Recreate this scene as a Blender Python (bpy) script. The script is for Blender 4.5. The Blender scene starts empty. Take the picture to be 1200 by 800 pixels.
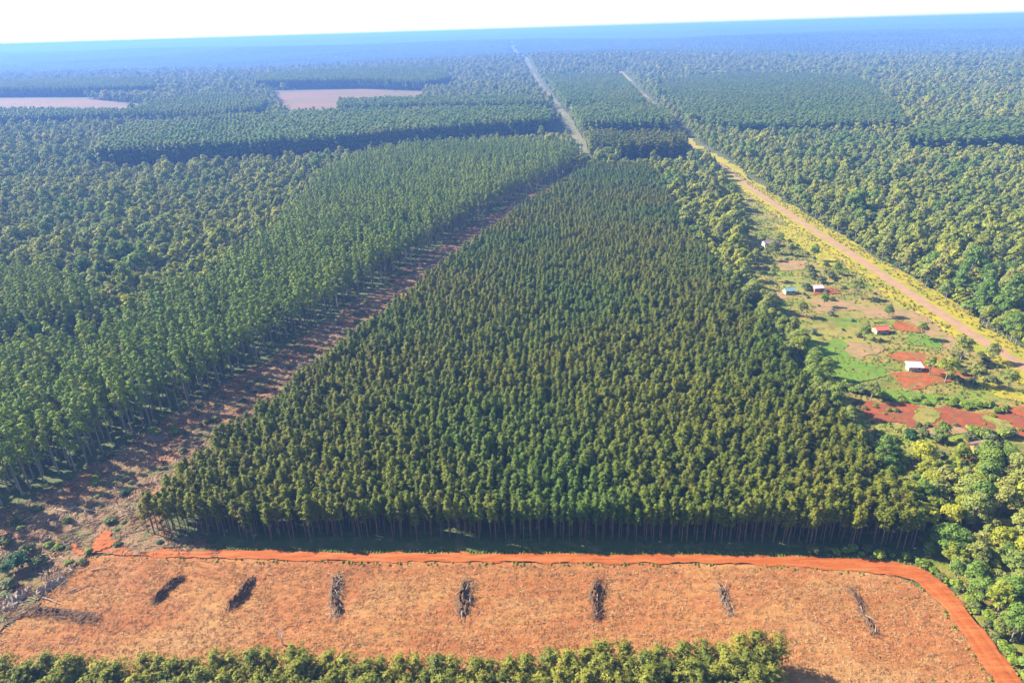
import bpy, math
import numpy as np
from mathutils import Matrix, Vector

rng = np.random.default_rng(7)
scene = bpy.context.scene
C = scene.collection
R = math.radians

# ------------------------------------------------------------------ camera
CAM_H, PITCH, ROLL, FPX = 120.0, R(24.5), R(1.72), 800.0
fw = np.array([0, math.cos(PITCH), -math.sin(PITCH)])
r0 = np.array([1.0, 0, 0]); u0 = np.array([0, math.sin(PITCH), math.cos(PITCH)])
rt = r0 * math.cos(ROLL) - u0 * math.sin(ROLL)
up = u0 * math.cos(ROLL) + r0 * math.sin(ROLL)
cam_d = bpy.data.cameras.new('camera'); cam = bpy.data.objects.new('camera', cam_d); C.objects.link(cam)
cam_d.lens = FPX / 1200 * 36; cam_d.sensor_width = 36; cam_d.sensor_fit = 'HORIZONTAL'
cam_d.clip_start = 1.0; cam_d.clip_end = 200000
M = Matrix(((rt[0], up[0], -fw[0], 0), (rt[1], up[1], -fw[1], 0), (rt[2], up[2], -fw[2], CAM_H), (0, 0, 0, 1)))
cam.matrix_world = M
scene.camera = cam

# ------------------------------------------------------------------ sky, sun, exposure
SUN_EL, SUN_AZ = R(36), R(-70)            # azimuth clockwise from +Y: the sun stands to the left, a little ahead
w = bpy.data.worlds.new('World'); scene.world = w; w.use_nodes = True
nt = w.node_tree
bg = nt.nodes['Background']; sky = nt.nodes.new('ShaderNodeTexSky'); sky.sky_type = 'NISHITA'
sky.sun_disc = False; sky.sun_elevation = SUN_EL; sky.sun_rotation = SUN_AZ
sky.air_density = 1.0; sky.dust_density = 0.4; sky.ozone_density = 1.0
nt.links.new(sky.outputs[0], bg.inputs[0]); bg.inputs[1].default_value = 0.085
sd = bpy.data.lights.new('sun', 'SUN'); sun = bpy.data.objects.new('sun', sd); C.objects.link(sun)
sd.energy = 5.0; sd.angle = R(0.53); sd.color = (1.0, 0.93, 0.82)
sdir = Vector((math.sin(SUN_AZ) * math.cos(SUN_EL), math.cos(SUN_AZ) * math.cos(SUN_EL), math.sin(SUN_EL)))
sun.rotation_euler = sdir.to_track_quat('Z', 'Y').to_euler(); sun.location = (0, 0, 400)
vs = scene.view_settings
vs.view_transform = 'Standard'; vs.look = 'None'; vs.exposure = 2.15; vs.gamma = 1.0
scene.cycles.volume_bounces = 0
scene.cycles.max_bounces = 5; scene.cycles.diffuse_bounces = 3; scene.cycles.transmission_bounces = 2

# ------------------------------------------------------------------ terrain height and pixel helpers
def sst(x, a, b):
    t = np.clip((x - a) / (b - a), 0, 1); return t * t * (3 - 2 * t)
def height(x, y):
    r = np.sqrt(x * x + y * y)
    h = sst(r, 1000, 2300) * (9 * np.sin(x / 390 + 0.6) * np.sin(y / 520 + 2.1) + 8 * np.sin(x / 760 - y / 640 + 0.4))
    h = h + sst(r, 2500, 6000) * 24 * np.sin(y / 900 + x / 2300 + 1.0) + sst(r, 7000, 20000) * (30 * np.sin(x / 5200 + 1.2) + 16 * np.sin(x / 1900 + y / 4000) + 22)
    return h
def G(px, py):
    """ground point seen at photo pixel (px, py)"""
    d = fw + rt * ((px - 600) / FPX) + up * ((400 - py) / FPX)
    z = 0.0
    for _ in range(25):
        t = (CAM_H - z) / -d[2]
        x, y = d[0] * t, d[1] * t
        z = 0.5 * z + 0.5 * float(height(x, y))
    return np.array([x, y])
def GP(lst): return np.array([G(*p) for p in lst])
def project(x, y, z):
    v = np.stack([x, y, z - CAM_H], -1)
    zc = v @ fw
    return 600 + FPX * (v @ rt) / np.maximum(zc, .1), 400 - FPX * (v @ up) / np.maximum(zc, .1), zc
def inside(x, y, poly):
    n = len(poly); res = np.zeros(x.shape, bool)
    b0 = poly.min(0); b1 = poly.max(0)
    m = (x >= b0[0]) & (x <= b1[0]) & (y >= b0[1]) & (y <= b1[1])
    xs, ys = x[m], y[m]; r = np.zeros(xs.shape, bool); j = n - 1
    for i in range(n):
        xi, yi = poly[i]; xj, yj = poly[j]
        if yi != yj:
            r ^= ((yi > ys) != (yj > ys)) & (xs < (xj - xi) * (ys - yi) / (yj - yi) + xi)
        j = i
    res[m] = r
    return res
def dist_path(x, y, path):
    d = np.full(x.shape, 1e9)
    for a, b in zip(path[:-1], path[1:]):
        ab = b - a; L = ab @ ab
        t = np.clip(((x - a[0]) * ab[0] + (y - a[1]) * ab[1]) / L, 0, 1)
        d = np.minimum(d, np.hypot(x - a[0] - t * ab[0], y - a[1] - t * ab[1]))
    return d
def in_view(x, y, z=8.0, m=130):
    px, py, zc = project(x, y, np.full(x.shape, z))
    return (zc > 1) & (px > -m) & (px < 1200 + m) & (py < 800 + 90) & (py > -200)
def vnoise(x, y, s, seed=0):
    """smooth value noise 0..1"""
    x = x / s; y = y / s; xi = np.floor(x).astype(np.int64); yi = np.floor(y).astype(np.int64)
    fx = x - xi; fy = y - yi; fx = fx * fx * (3 - 2 * fx); fy = fy * fy * (3 - 2 * fy)
    def hsh(a, b):
        n = (a * 374761393 + b * 668265263 + seed * 974634777) & 0x7fffffff
        n = ((n ^ (n >> 13)) * 1274126177) & 0x7fffffff
        return ((n ^ (n >> 16)) & 0xffff) / 65535.0
    return (hsh(xi, yi) * (1 - fx) + hsh(xi + 1, yi) * fx) * (1 - fy) + (hsh(xi, yi + 1) * (1 - fx) + hsh(xi + 1, yi + 1) * fx) * fy

# ------------------------------------------------------------------ materials
def new_mat(name):
    m = bpy.data.materials.new(name); m.use_nodes = True
    t = m.node_tree; t.nodes.clear()
    out = t.nodes.new('ShaderNodeOutputMaterial')
    return m, t, out
def N(t, typ, **kw):
    n = t.nodes.new(typ)
    for k, v in kw.items():
        if k.startswith('i_'): n.inputs[k[2:].replace('_', ' ')].default_value = v
        else: setattr(n, k, v)
    return n
def ramp(t, stops, interp='LINEAR'):
    n = t.nodes.new('ShaderNodeValToRGB'); e = n.color_ramp.elements; n.color_ramp.interpolation = interp
    while len(e) < len(stops): e.new(0.5)
    for k, (p, c) in enumerate(stops):
        e[k].position = p; e[k].color = (*c, 1) if len(c) == 3 else c
    return n
def mixc(t, fac, a, b, mode='MIX'):
    n = t.nodes.new('ShaderNodeMix'); n.data_type = 'RGBA'; n.blend_type = mode
    for s, v in ((0, fac), (6, a), (7, b)):
        if isinstance(v, bpy.types.NodeSocket): t.links.new(v, n.inputs[s])
        elif isinstance(v, (int, float)): n.inputs[s].default_value = v
        else: n.inputs[s].default_value = (*v, 1)
    return n.outputs[2]
def foliage(name, cols, patch=None, transl=0.22, leafvar=0.5, gain=1.0):
    cols = [tuple(v * gain for v in c) for c in cols]; patch = (tuple(v * gain for v in patch[0]),) + tuple(patch[1:]) if patch else None
    m, t, out = new_mat(name)
    oi = N(t, 'ShaderNodeObjectInfo')
    k = len(cols)
    rp = ramp(t, [(i / max(1, k - 1), c) for i, c in enumerate(cols)])
    t.links.new(oi.outputs['Random'], rp.inputs[0])
    col = rp.outputs[0]
    if patch:
        nz = N(t, 'ShaderNodeTexNoise', i_Scale=patch[1], i_Detail=2.0)
        t.links.new(oi.outputs['Location'], nz.inputs['Vector'])
        rr = ramp(t, [(0.42, (0, 0, 0)), (0.62, (1, 1, 1))]); t.links.new(nz.outputs[0], rr.inputs[0])
        mm = N(t, 'ShaderNodeMath', operation='MULTIPLY'); t.links.new(rr.outputs[0], mm.inputs[0]); mm.inputs[1].default_value = patch[2]
        col = mixc(t, mm.outputs[0], col, patch[0])
    ge = N(t, 'ShaderNodeNewGeometry')
    mr = N(t, 'ShaderNodeMapRange'); t.links.new(ge.outputs['Random Per Island'], mr.inputs[0])
    mr.inputs[3].default_value = 1 - leafvar * .6; mr.inputs[4].default_value = 1 + leafvar * .6
    col = mixc(t, 1.0, col, mr.outputs[0], 'MULTIPLY')
    p = N(t, 'ShaderNodeBsdfPrincipled', i_Roughness=0.6); p.inputs['Specular IOR Level'].default_value = 0.08
    tr = N(t, 'ShaderNodeBsdfTranslucent'); mx = N(t, 'ShaderNodeMixShader'); mx.inputs[0].default_value = transl
    t.links.new(col, p.inputs['Base Color'])
    tc = mixc(t, 1.0, col, (1.15, 1.1, .6), 'MULTIPLY'); t.links.new(tc, tr.inputs[0])
    t.links.new(p.outputs[0], mx.inputs[1]); t.links.new(tr.outputs[0], mx.inputs[2]); t.links.new(mx.outputs[0], out.inputs[0])
    return m
def surf(name, layers, rough=0.9, bump=None, spec=0.15):
    """layers: base colour then (colour, noise scale, lo, hi, stretch, amount); world-space noise"""
    m, t, out = new_mat(name)
    tc = N(t, 'ShaderNodeNewGeometry')
    layers = [tuple(c * GS for c in layers[0])] + [(tuple(c * GS for c in L[0]),) + tuple(L[1:]) for L in layers[1:]]
    col = None
    for L in layers:
        if col is None:
            v = N(t, 'ShaderNodeRGB'); v.outputs[0].default_value = (*L, 1); col = v.outputs[0]; continue
        c, sc, lo, hi, st, am = L
        mp = N(t, 'ShaderNodeMapping'); mp.inputs['Scale'].default_value = st
        t.links.new(tc.outputs['Position'], mp.inputs[0])
        nz = N(t, 'ShaderNodeTexNoise', i_Scale=sc, i_Detail=5.0, i_Roughness=0.62); t.links.new(mp.outputs[0], nz.inputs['Vector'])
        rr = ramp(t, [(lo, (0, 0, 0)), (hi, (am, am, am))]); t.links.new(nz.outputs[0], rr.inputs[0])
        col = mixc(t, rr.outputs[0], col, c)
    p = N(t, 'ShaderNodeBsdfPrincipled', i_Roughness=rough); p.inputs['Specular IOR Level'].default_value = spec
    t.links.new(col, p.inputs['Base Color'])
    if bump:
        nz = N(t, 'ShaderNodeTexNoise', i_Scale=bump[0], i_Detail=6.0, i_Roughness=0.7); t.links.new(tc.outputs['Position'], nz.inputs['Vector'])
        b = N(t, 'ShaderNodeBump', i_Strength=1.0, i_Distance=bump[1]); t.links.new(nz.outputs[0], b.inputs['Height']); t.links.new(b.outputs[0], p.inputs['Normal'])
    t.links.new(p.outputs[0], out.inputs[0])
    return m
def plain(name, c, rough=0.7, var=0.25, sc=1.5):
    d = tuple(v * (1 - var) for v in c); e = tuple(min(1, v * (1 + var)) for v in c)
    return surf(name, [c, (d, sc, .45, .7, (1, 1, 1), .8), (e, sc * 2.3, .5, .75, (1, 1, 1), .7)], rough)

O1 = (1, 1, 1)
GS = 0.75          # bare soils here are dark, iron-rich earth
M_ground = surf('forest floor', [(0.085, 0.10, 0.03), ((0.06, 0.095, 0.022), 0.05, .4, .65, O1, 1), ((0.15, 0.11, 0.045), 0.4, .5, .7, O1, .8)], bump=(2, .3))
M_field = surf('stubble soil', [(0.30, 0.108, 0.030), ((0.33, 0.165, 0.045), 0.05, .42, .62, (1, 2.2, 1), .75), ((0.34, 0.19, 0.08), 0.9, .50, .66, (1, 1.7, 1), .7), ((0.25, 0.07, 0.02), 0.45, .48, .66, (.8, 2.6, 1), .75), ((0.12, 0.05, 0.022), 2.1, .58, .72, (1, 1.6, 1), .8), ((0.24, 0.075, 0.02), 0.035, .46, .62, (1, 1.8, 1), .65), ((0.36, 0.22, 0.085), 0.022, .54, .68, (1, 1.5, 1), .6)], bump=(2.2, .25))
M_dirt = surf('red dirt', [(0.29, 0.070, 0.011), ((0.34, 0.11, 0.028), 0.25, .45, .62, (.4, 2.5, 1), .9), ((0.22, 0.045, 0.01), 0.5, .5, .66, (.35, 3, 1), .8), ((0.30, 0.13, 0.05), 1.6, .55, .7, O1, .6)], bump=(3, .08))
M_strip = surf('slash ground', [(0.21, 0.125, 0.058), ((0.27, 0.10, 0.03), 0.06, .46, .62, O1, .85), ((0.09, 0.11, 0.025), 0.09, .48, .60, (1, 1, 1), .9), ((0.34, 0.21, 0.11), 0.8, .56, .68, (1.6, .7, 1), .8), ((0.05, 0.035, 0.03), 0.6, .55, .7, (1, 1, 1), .8)], bump=(1.6, .4))
M_grass = surf('clearing grass', [(0.11, 0.14, 0.014), ((0.17, 0.23, 0.014), 0.03, .42, .58, O1, .9), ((0.25, 0.175, 0.045), 0.045, .38, .54, (1, 2, 1), .85), ((0.05, 0.07, 0.018), 0.25, .5, .68, O1, .8), ((0.24, 0.10, 0.03), 0.12, .56, .68, (1, 1.8, 1), .7)], bump=(1.2, .4))
M_verge = surf('verge grass', [(0.30, 0.24, 0.013), ((0.20, 0.205, 0.015), 0.09, .45, .6, O1, .9), ((0.25, 0.15, 0.035), 0.2, .5, .66, O1, .8), ((0.12, 0.12, 0.015), 0.5, .55, .7, O1, .6)], bump=(2, .2))
M_bright = surf('bright grass', [(0.11, 0.18, 0.012), ((0.075, 0.13, 0.014), 0.3, .45, .65, O1, .8), ((0.15, 0.15, 0.03), 0.12, .5, .66, O1, .7)], bump=(2, .3))
M_red = surf('red soil', [(0.21, 0.05, 0.016), ((0.14, 0.055, 0.026), 0.16, .45, .62, (1, 2, 1), .8), ((0.30, 0.085, 0.018), 0.3, .5, .7, O1, .7), ((0.12, 0.09, 0.025), 0.25, .56, .7, (1, 1.6, 1), .8)], bump=(2.5, .15))
M_orange = surf('orange soil', [(0.27, 0.062, 0.010), ((0.19, 0.055, 0.014), 0.3, .42, .6, O1, .9), ((0.13, 0.10, 0.03), 0.25, .50, .62, O1, .9), ((0.30, 0.11, 0.035), 0.9, .5, .65, O1, .7)], bump=(2.5, .1))
M_tan = surf('dry soil', [(0.27, 0.15, 0.07), ((0.17, 0.14, 0.045), 0.25, .42, .6, O1, .9)], bump=(2.5, .1))
M_road = surf('worn road', [(0.30, 0.175, 0.095), ((0.22, 0.14, 0.085), 0.2, .45, .65, O1, .8), ((0.28, 0.16, 0.085), 0.5, .5, .7, O1, .6)], bump=(3, .05))
M_farfield = surf('far bare field', [(0.19, 0.085, 0.03), ((0.11, 0.09, 0.028), 0.006, .4, .6, (1, 2, 1), .9), ((0.15, 0.09, 0.05), 0.02, .5, .66, (1, 3, 1), .8)])
M_corr = surf('corridor grass', [(0.16, 0.14, 0.06), ((0.09, 0.11, 0.035), 0.03, .42, .6, O1, .9)])
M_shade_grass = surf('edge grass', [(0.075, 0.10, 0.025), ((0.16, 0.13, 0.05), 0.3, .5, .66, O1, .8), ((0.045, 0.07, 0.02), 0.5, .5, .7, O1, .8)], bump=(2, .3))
GS = 1.0
M_bark = plain('pine bark', (0.14, 0.085, 0.055), .9)
M_eucbark = plain('pale bark', (0.20, 0.165, 0.125), .85)
M_natbark = plain('grey bark', (0.20, 0.17, 0.13), .9)
M_deadwood = plain('dead wood', (0.22, 0.165, 0.12), .9)
M_darkwood = plain('dark brush', (0.085, 0.046, 0.022), .95, .5)
M_straw = foliage('straw', [(0.28, 0.15, 0.05), (0.24, 0.105, 0.032), (0.40, 0.27, 0.13), (0.22, 0.08, 0.024), (0.31, 0.18, 0.068), (0.10, 0.045, 0.02)], transl=0, leafvar=.4)
M_stick = foliage('slash sticks', [(0.22, 0.15, 0.09), (0.12, 0.07, 0.04), (0.30, 0.21, 0.13), (0.08, 0.05, 0.03), (0.22, 0.10, 0.045)], transl=0, leafvar=.5)
M_pine = foliage('pine needles', [(0.095, 0.108, 0.011), (0.122, 0.135, 0.012), (0.150, 0.152, 0.014), (0.158, 0.16, 0.016), (0.095, 0.122, 0.013), (0.15, 0.13, 0.02)], patch=((0.070, 0.128, 0.018), 0.010, .7), transl=.34)
M_euc = foliage('eucalyptus leaves', [(0.11, 0.155, 0.018), (0.15, 0.195, 0.020), (0.185, 0.215, 0.026), (0.095, 0.145, 0.022)], patch=((0.085, 0.145, 0.026), 0.01, .5), transl=.36, gain=1.14)
M_natA = foliage('dark broadleaf', [(0.070, 0.118, 0.020), (0.105, 0.150, 0.022), (0.085, 0.132, 0.026)], patch=((0.135, 0.150, 0.024), 0.012, .6), transl=.4, gain=1.32)
M_natB = foliage('yellow broadleaf', [(0.14, 0.16, 0.018), (0.19, 0.20, 0.022), (0.25, 0.24, 0.022)], patch=((0.15, 0.17, 0.024), 0.012, .5), transl=.4, gain=1.2)
M_natC = foliage('grey broadleaf', [(0.12, 0.15, 0.030), (0.185, 0.175, 0.040), (0.15, 0.172, 0.034)], patch=((0.12, 0.155, 0.030), 0.012, .5), transl=.4, gain=1.28)
M_far = foliage('far canopy', [(0.055, 0.085, 0.024), (0.075, 0.10, 0.028), (0.09, 0.105, 0.032)], patch=((0.045, 0.07, 0.026), 0.0016, .8), gain=1.14)
M_lime = foliage('lime shrub leaves', [(0.10, 0.145, 0.018), (0.13, 0.175, 0.02), (0.15, 0.18, 0.02)])
M_olive = foliage('olive shrub leaves', [(0.075, 0.085, 0.025), (0.10, 0.11, 0.035), (0.08, 0.10, 0.03)])
M_sage = foliage('sage shrub leaves', [(0.105, 0.135, 0.065), (0.13, 0.15, 0.085)])
M_deep = foliage('deep green leaves', [(0.020, 0.055, 0.018), (0.03, 0.07, 0.02)])
M_young = foliage('young pine needles', [(0.125, 0.135, 0.016), (0.165, 0.165, 0.020), (0.21, 0.20, 0.026), (0.105, 0.125, 0.020)], transl=.32)
M_tuft = foliage('grass tufts', [(0.10, 0.145, 0.014), (0.14, 0.18, 0.016), (0.20, 0.17, 0.035), (0.08, 0.11, 0.016)])

# ------------------------------------------------------------------ mesh builder
class MB:
    def __init__(s): s.v = []; s.f = []; s.m = []; s.n = 0
    def add(s, v, f, mi=0):
        v = np.asarray(v, float); s.v.append(v); k = s.n
        s.f += [tuple(int(i) + k for i in q) for q in f]; s.m += [mi] * len(f); s.n += len(v)
    def quads(s, c, nrm, tan, a, b, mi=0):
        """leaf quads: centres c, normals, long direction"""
        nrm = nrm / (np.linalg.norm(nrm, axis=1, keepdims=True) + 1e-9)
        tan = tan - nrm * (tan * nrm).sum(1, keepdims=True); tan /= (np.linalg.norm(tan, axis=1, keepdims=True) + 1e-9)
        sd_ = np.cross(nrm, tan); a = np.reshape(a, (-1, 1)); b = np.reshape(b, (-1, 1))
        V = np.stack([c - tan * a - sd_ * b * .55, c - tan * a * .1 + sd_ * b, c + tan * a + sd_ * b * .2, c + tan * a * .15 - sd_ * b], 1).reshape(-1, 3)
        s.add(V, [(4 * i, 4 * i + 3, 4 * i + 2, 4 * i + 1) for i in range(len(c))], mi)
    def tube(s, pts, rad, sides=6, mi=0):
        pts = np.asarray(pts, float); V = []; F = []
        for i, p in enumerate(pts):
            d = pts[min(i + 1, len(pts) - 1)] - pts[max(i - 1, 0)]; d /= np.linalg.norm(d) + 1e-9
            a = np.cross(d, (0.13, 0.99, 0.07) if abs(d[1]) < .9 else (1, 0, 0)); a /= np.linalg.norm(a); b = np.cross(d, a)
            for k in range(sides):
                q = 2 * math.pi * k / sides; V.append(p + (a * math.cos(q) + b * math.sin(q)) * rad[i])
        for i in range(len(pts) - 1):
            for k in range(sides):
                k2 = (k + 1) % sides; F.append((i * sides + k, i * sides + k2, (i + 1) * sides + k2, (i + 1) * sides + k))
        F.append(tuple(range((len(pts) - 1) * sides, len(pts) * sides)))
        s.add(V, F, mi)
    def box(s, x0, x1, y0, y1, z0, z1, mi=0):
        V = [(x, y, z) for z in (z0, z1) for y in (y0, y1) for x in (x0, x1)]
        s.add(V, [(0, 2, 3, 1), (4, 5, 7, 6), (0, 1, 5, 4), (2, 6, 7, 3), (0, 4, 6, 2), (1, 3, 7, 5)], mi)
    def mesh(s, name, mats, smooth=False):
        me = bpy.data.meshes.new(name)
        me.from_pydata(np.concatenate(s.v).tolist() if s.v else [], [], s.f)
        for m in (mats if isinstance(mats, (list, tuple)) else [mats]): me.materials.append(m)
        me.polygons.foreach_set('material_index', s.m)
        if smooth: me.polygons.foreach_set('use_smooth', [True] * len(s.f))
        me.update(); return me
    def obj(s, name, mats, parent=None, smooth=False):
        o = bpy.data.objects.new(name, s.mesh(name, mats, smooth)); C.objects.link(o)
        if parent: o.parent = parent
        return o
def tag(o, label=None, cat=None, group=None, kind=None):
    if label: o['label'] = label
    if cat: o['category'] = cat
    if group: o['group'] = group
    if kind: o['kind'] = kind
    return o
def empty(name, loc, rz=0, sc=1.0):
    o = bpy.data.objects.new(name, None); C.objects.link(o); o.empty_display_size = .2
    o.location = loc; o.rotation_euler = (0, 0, rz); o.scale = (sc, sc, sc) if np.isscalar(sc) else sc
    return o

# ------------------------------------------------------------------ layout (photo pixels on the ground)
P_pine = GP([(166, 626), (300, 635), (600, 635), (900, 641), (1080, 645), (1010, 560), (940, 472), (868, 372), (806, 285), (760, 206), (695, 204), (606, 262), (508, 341), (418, 417), (298, 517)])
P_strip = GP([(-160, 680), (-20, 610), (67, 569), (101, 550), (162, 512), (225, 475), (280, 441), (371, 385), (460, 325), (540, 272), (610, 234), (655, 213), (684, 197), (696, 203), (606, 264), (508, 343), (418, 419), (298, 519), (185, 615), (250, 634), (262, 646), (110, 650), (62, 690), (0, 745), (-160, 830)])
P_field = GP([(108, 650), (300, 654), (600, 657), (900, 659), (1040, 667), (1094, 696), (1142, 752), (1178, 805), (1210, 870), (-120, 870), (-110, 800), (0, 742), (60, 692)])
P_euc = GP([(-160, 672), (-20, 606), (34, 581), (67, 566), (101, 547), (162, 509), (225, 472), (280, 438), (371, 381), (460, 321), (540, 269), (610, 231), (655, 210), (684, 190), (600, 184), (480, 190), (405, 205), (372, 235), (335, 285), (275, 338), (205, 378), (140, 418), (60, 438), (0, 452), (-160, 480)])
P_euc2 = GP([(-160, 345), (-20, 338), (60, 350), (130, 378), (128, 392), (60, 400), (-20, 425), (-160, 450)])
P_hole1 = GP([(-160, 322), (0, 318), (48, 320), (52, 330), (0, 334), (-160, 340)])
P_hole2 = GP([(60, 400), (128, 393), (140, 402), (135, 417), (70, 424)])
PATH_road = GP([(725, 84), (733, 92), (750, 112), (775, 140), (800, 165), (845, 194), (870, 213), (905, 238), (950, 268), (1000, 300), (1050, 334), (1100, 367), (1150, 399), (1200, 431), (1262, 471), (1340, 520)])
PATH_corr = GP([(688, 192), (672, 158), (655, 128), (625, 88), (606, 62), (590, 43)])
PATH_dirt = GP([(40, 664), (70, 650), (105, 645), (200, 648), (350, 652), (500, 654), (700, 655), (850, 656), (960, 660), (1040, 666), (1080, 678), (1112, 706), (1142, 742), (1172, 785), (1198, 825), (1220, 870)])
P_clear = GP([(842, 202), (905, 238), (950, 268), (1000, 300), (1050, 334), (1100, 367), (1150, 399), (1200, 431), (1262, 471), (1330, 515), (1330, 560), (1200, 548), (1130, 545), (1060, 540), (1012, 520), (985, 480), (962, 440), (905, 372), (880, 338), (872, 305), (875, 268), (858, 235)])
# compartments of planted trees in the distance: (outline on the ground, tree height, kind)
BLOCKS = [
    (GP([(112, 199), (250, 191), (400, 181), (480, 172), (560, 165), (648, 158), (640, 142), (520, 143), (400, 145), (260, 152), (150, 166)]), 20, 0),
    (GP([(395, 139), (520, 136), (640, 135), (632, 127), (520, 127), (400, 129)]), 19, 0),
    (GP([(682, 161), (740, 161), (788, 161), (776, 143), (760, 138), (668, 137)]), 19, 0),
    (GP([(664, 133), (756, 133), (728, 95), (640, 96)]), 18, 0),
    (GP([(692, 187), (750, 188), (806, 186), (800, 174), (690, 172)]), 17, 1),
    (GP([(150, 147), (230, 150), (308, 141), (314, 130), (250, 121), (190, 128)]), 20, 0),
    (GP([(-120, 156), (60, 150), (148, 147), (156, 141), (0, 140), (-120, 142)]), 18, 0),
    (GP([(-120, 117), (100, 114), (185, 112), (178, 101), (60, 101), (-120, 106)]), 20, 0),
    (GP([(300, 106), (420, 104), (500, 107), (526, 101), (515, 88), (400, 89), (310, 96)]), 21, 0),
    (GP([(806, 150), (860, 161), (960, 160), (1060, 158), (1050, 138), (1000, 96), (880, 92), (790, 100), (772, 110)]), 15, 2),
    (GP([(1050, 182), (1130, 184), (1330, 172), (1330, 160), (1150, 158), (1080, 163)]), 17, 2),
]
P_far1 = GP([(-120, 141), (60, 139), (150, 138), (183, 124), (100, 116), (-120, 117)])
P_far2 = GP([(318, 108), (420, 105), (500, 108), (492, 122), (440, 139), (340, 140), (326, 124)])

# ------------------------------------------------------------------ ground sheet
def axis(lo, hi, n, k):
    t = np.linspace(-1, 1, n); s = np.sinh(t * k) / math.sinh(k); return np.where(s < 0, -s * lo, s * hi)
gx = axis(-42000, 42000, 241, 6.0); gy = axis(-3000, 42000, 261, 6.0)
X, Y = np.meshgrid(gx, gy)
Z = height(X, Y)
nx, ny = len(gx), len(gy)
idx = np.arange(nx * ny).reshape(ny, nx)
F = np.stack([idx[:-1, :-1], idx[:-1, 1:], idx[1:, 1:], idx[1:, :-1]], -1).reshape(-1, 4)
mb = MB(); mb.add(np.stack([X.ravel(), Y.ravel(), Z.ravel()], 1), F.tolist())
tag(mb.obj('ground', M_ground, smooth=True), 'dark forest floor stretching to the horizon under the trees', 'ground', kind='structure')

def sheet(name, poly, z, mat, step, label, cat, rough=0.0, edge=0.0, relief=0.0, kind='structure', parent=None, furrow=None):
    """ground sheet filling a polygon with a ragged outline and real relief"""
    b0 = poly.min(0) - step; b1 = poly.max(0) + step
    xs = np.arange(b0[0], b1[0] + step, step); ys = np.arange(b0[1], b1[1] + step, step)
    X, Y = np.meshgrid(xs, ys)
    wx = X + edge * (vnoise(X, Y, edge * 2 + 1, 3) - .5) * 2 + edge * .5 * (vnoise(X, Y, edge * .6 + .5, 4) - .5)
    wy = Y + edge * (vnoise(X, Y, edge * 2 + 1, 5) - .5) * 2 + edge * .5 * (vnoise(X, Y, edge * .6 + .5, 6) - .5)
    ins = inside(wx.ravel(), wy.ravel(), poly).reshape(X.shape)
    Z = height(X, Y) + z
    if relief:
        Z = Z + relief * (vnoise(X, Y, step * 2.5, 8) + .6 * vnoise(X, Y, step * 6, 9) + .5 * rng.random(X.shape) - .2)
    if furrow: Z = Z + furrow(X, Y)
    nx = len(xs); idx = np.arange(X.size).reshape(X.shape)
    keep = ins[:-1, :-1] & ins[:-1, 1:] & ins[1:, 1:] & ins[1:, :-1]
    F = np.stack([idx[:-1, :-1], idx[:-1, 1:], idx[1:, 1:], idx[1:, :-1]], -1)[keep]
    used = np.unique(F); rem = np.full(X.size, -1); rem[used] = np.arange(len(used))
    V = np.stack([X.ravel(), Y.ravel(), Z.ravel()], 1)[used]
    mb = MB(); mb.add(V, rem[F].tolist())
    return tag(mb.obj(name, mat, parent, smooth=relief > 0), label, cat, kind=kind)
def ribbon(name, path, width, z, mat, label, cat, step=4.0, jit=0.3, crown=0.0):
    P = [path[0]]
    for k in range(len(path) - 1):                       # smooth the polyline
        p0 = path[max(k - 1, 0)]; p1 = path[k]; p2 = path[k + 1]; p3 = path[min(k + 2, len(path) - 1)]
        n = max(2, int(np.linalg.norm(p2 - p1) / step))
        for q in range(1, n + 1):
            t = q / n
            P.append(.5 * (2 * p1 + (p2 - p0) * t + (2 * p0 - 5 * p1 + 4 * p2 - p3) * t * t + (3 * p1 - p0 - 3 * p2 + p3) * t ** 3))
    P = np.array(P); T = np.gradient(P, axis=0); T /= np.linalg.norm(T, axis=1, keepdims=True) + 1e-9
    S = np.stack([T[:, 1], -T[:, 0]], 1); n = len(P); wv = width(np.linspace(0, 1, n)) if callable(width) else np.full(n, width)
    V = []
    us = (-.5, -.42, -.32, -.24, -.16, -.06, .06, .16, .24, .32, .42, .5)
    for u in us:
        sN = 4 + 7 * (jit > 1); jj = (vnoise(np.arange(n) * step, np.full(n, u * 40.), sN, 61) + .5 * vnoise(np.arange(n) * step, np.full(n, u * 40.), sN / 3, 62) - .75) * jit * (2 if abs(u) == .5 else .3)
        q = P + S * (wv * u + jj)[:, None]
        V.append(np.column_stack([q, height(q[:, 0], q[:, 1]) + z + crown * (.25 - u * u) - crown * .45 * (abs(abs(u) - .24) < .01) * (.4 + .9 * vnoise(np.arange(n) * step, np.full(n, u * 30.), 6, 63)) - (0.02 if abs(u) == .5 else 0)]))
    V = np.stack(V, 1).reshape(-1, 3); k = len(us)
    F = [(i * k + j, i * k + j + 1, (i + 1) * k + j + 1, (i + 1) * k + j) for i in range(n - 1) for j in range(k - 1)]
    mb = MB(); mb.add(V, F)
    tag(mb.obj(name, mat, smooth=True), label, cat, kind='structure'); return P

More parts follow.
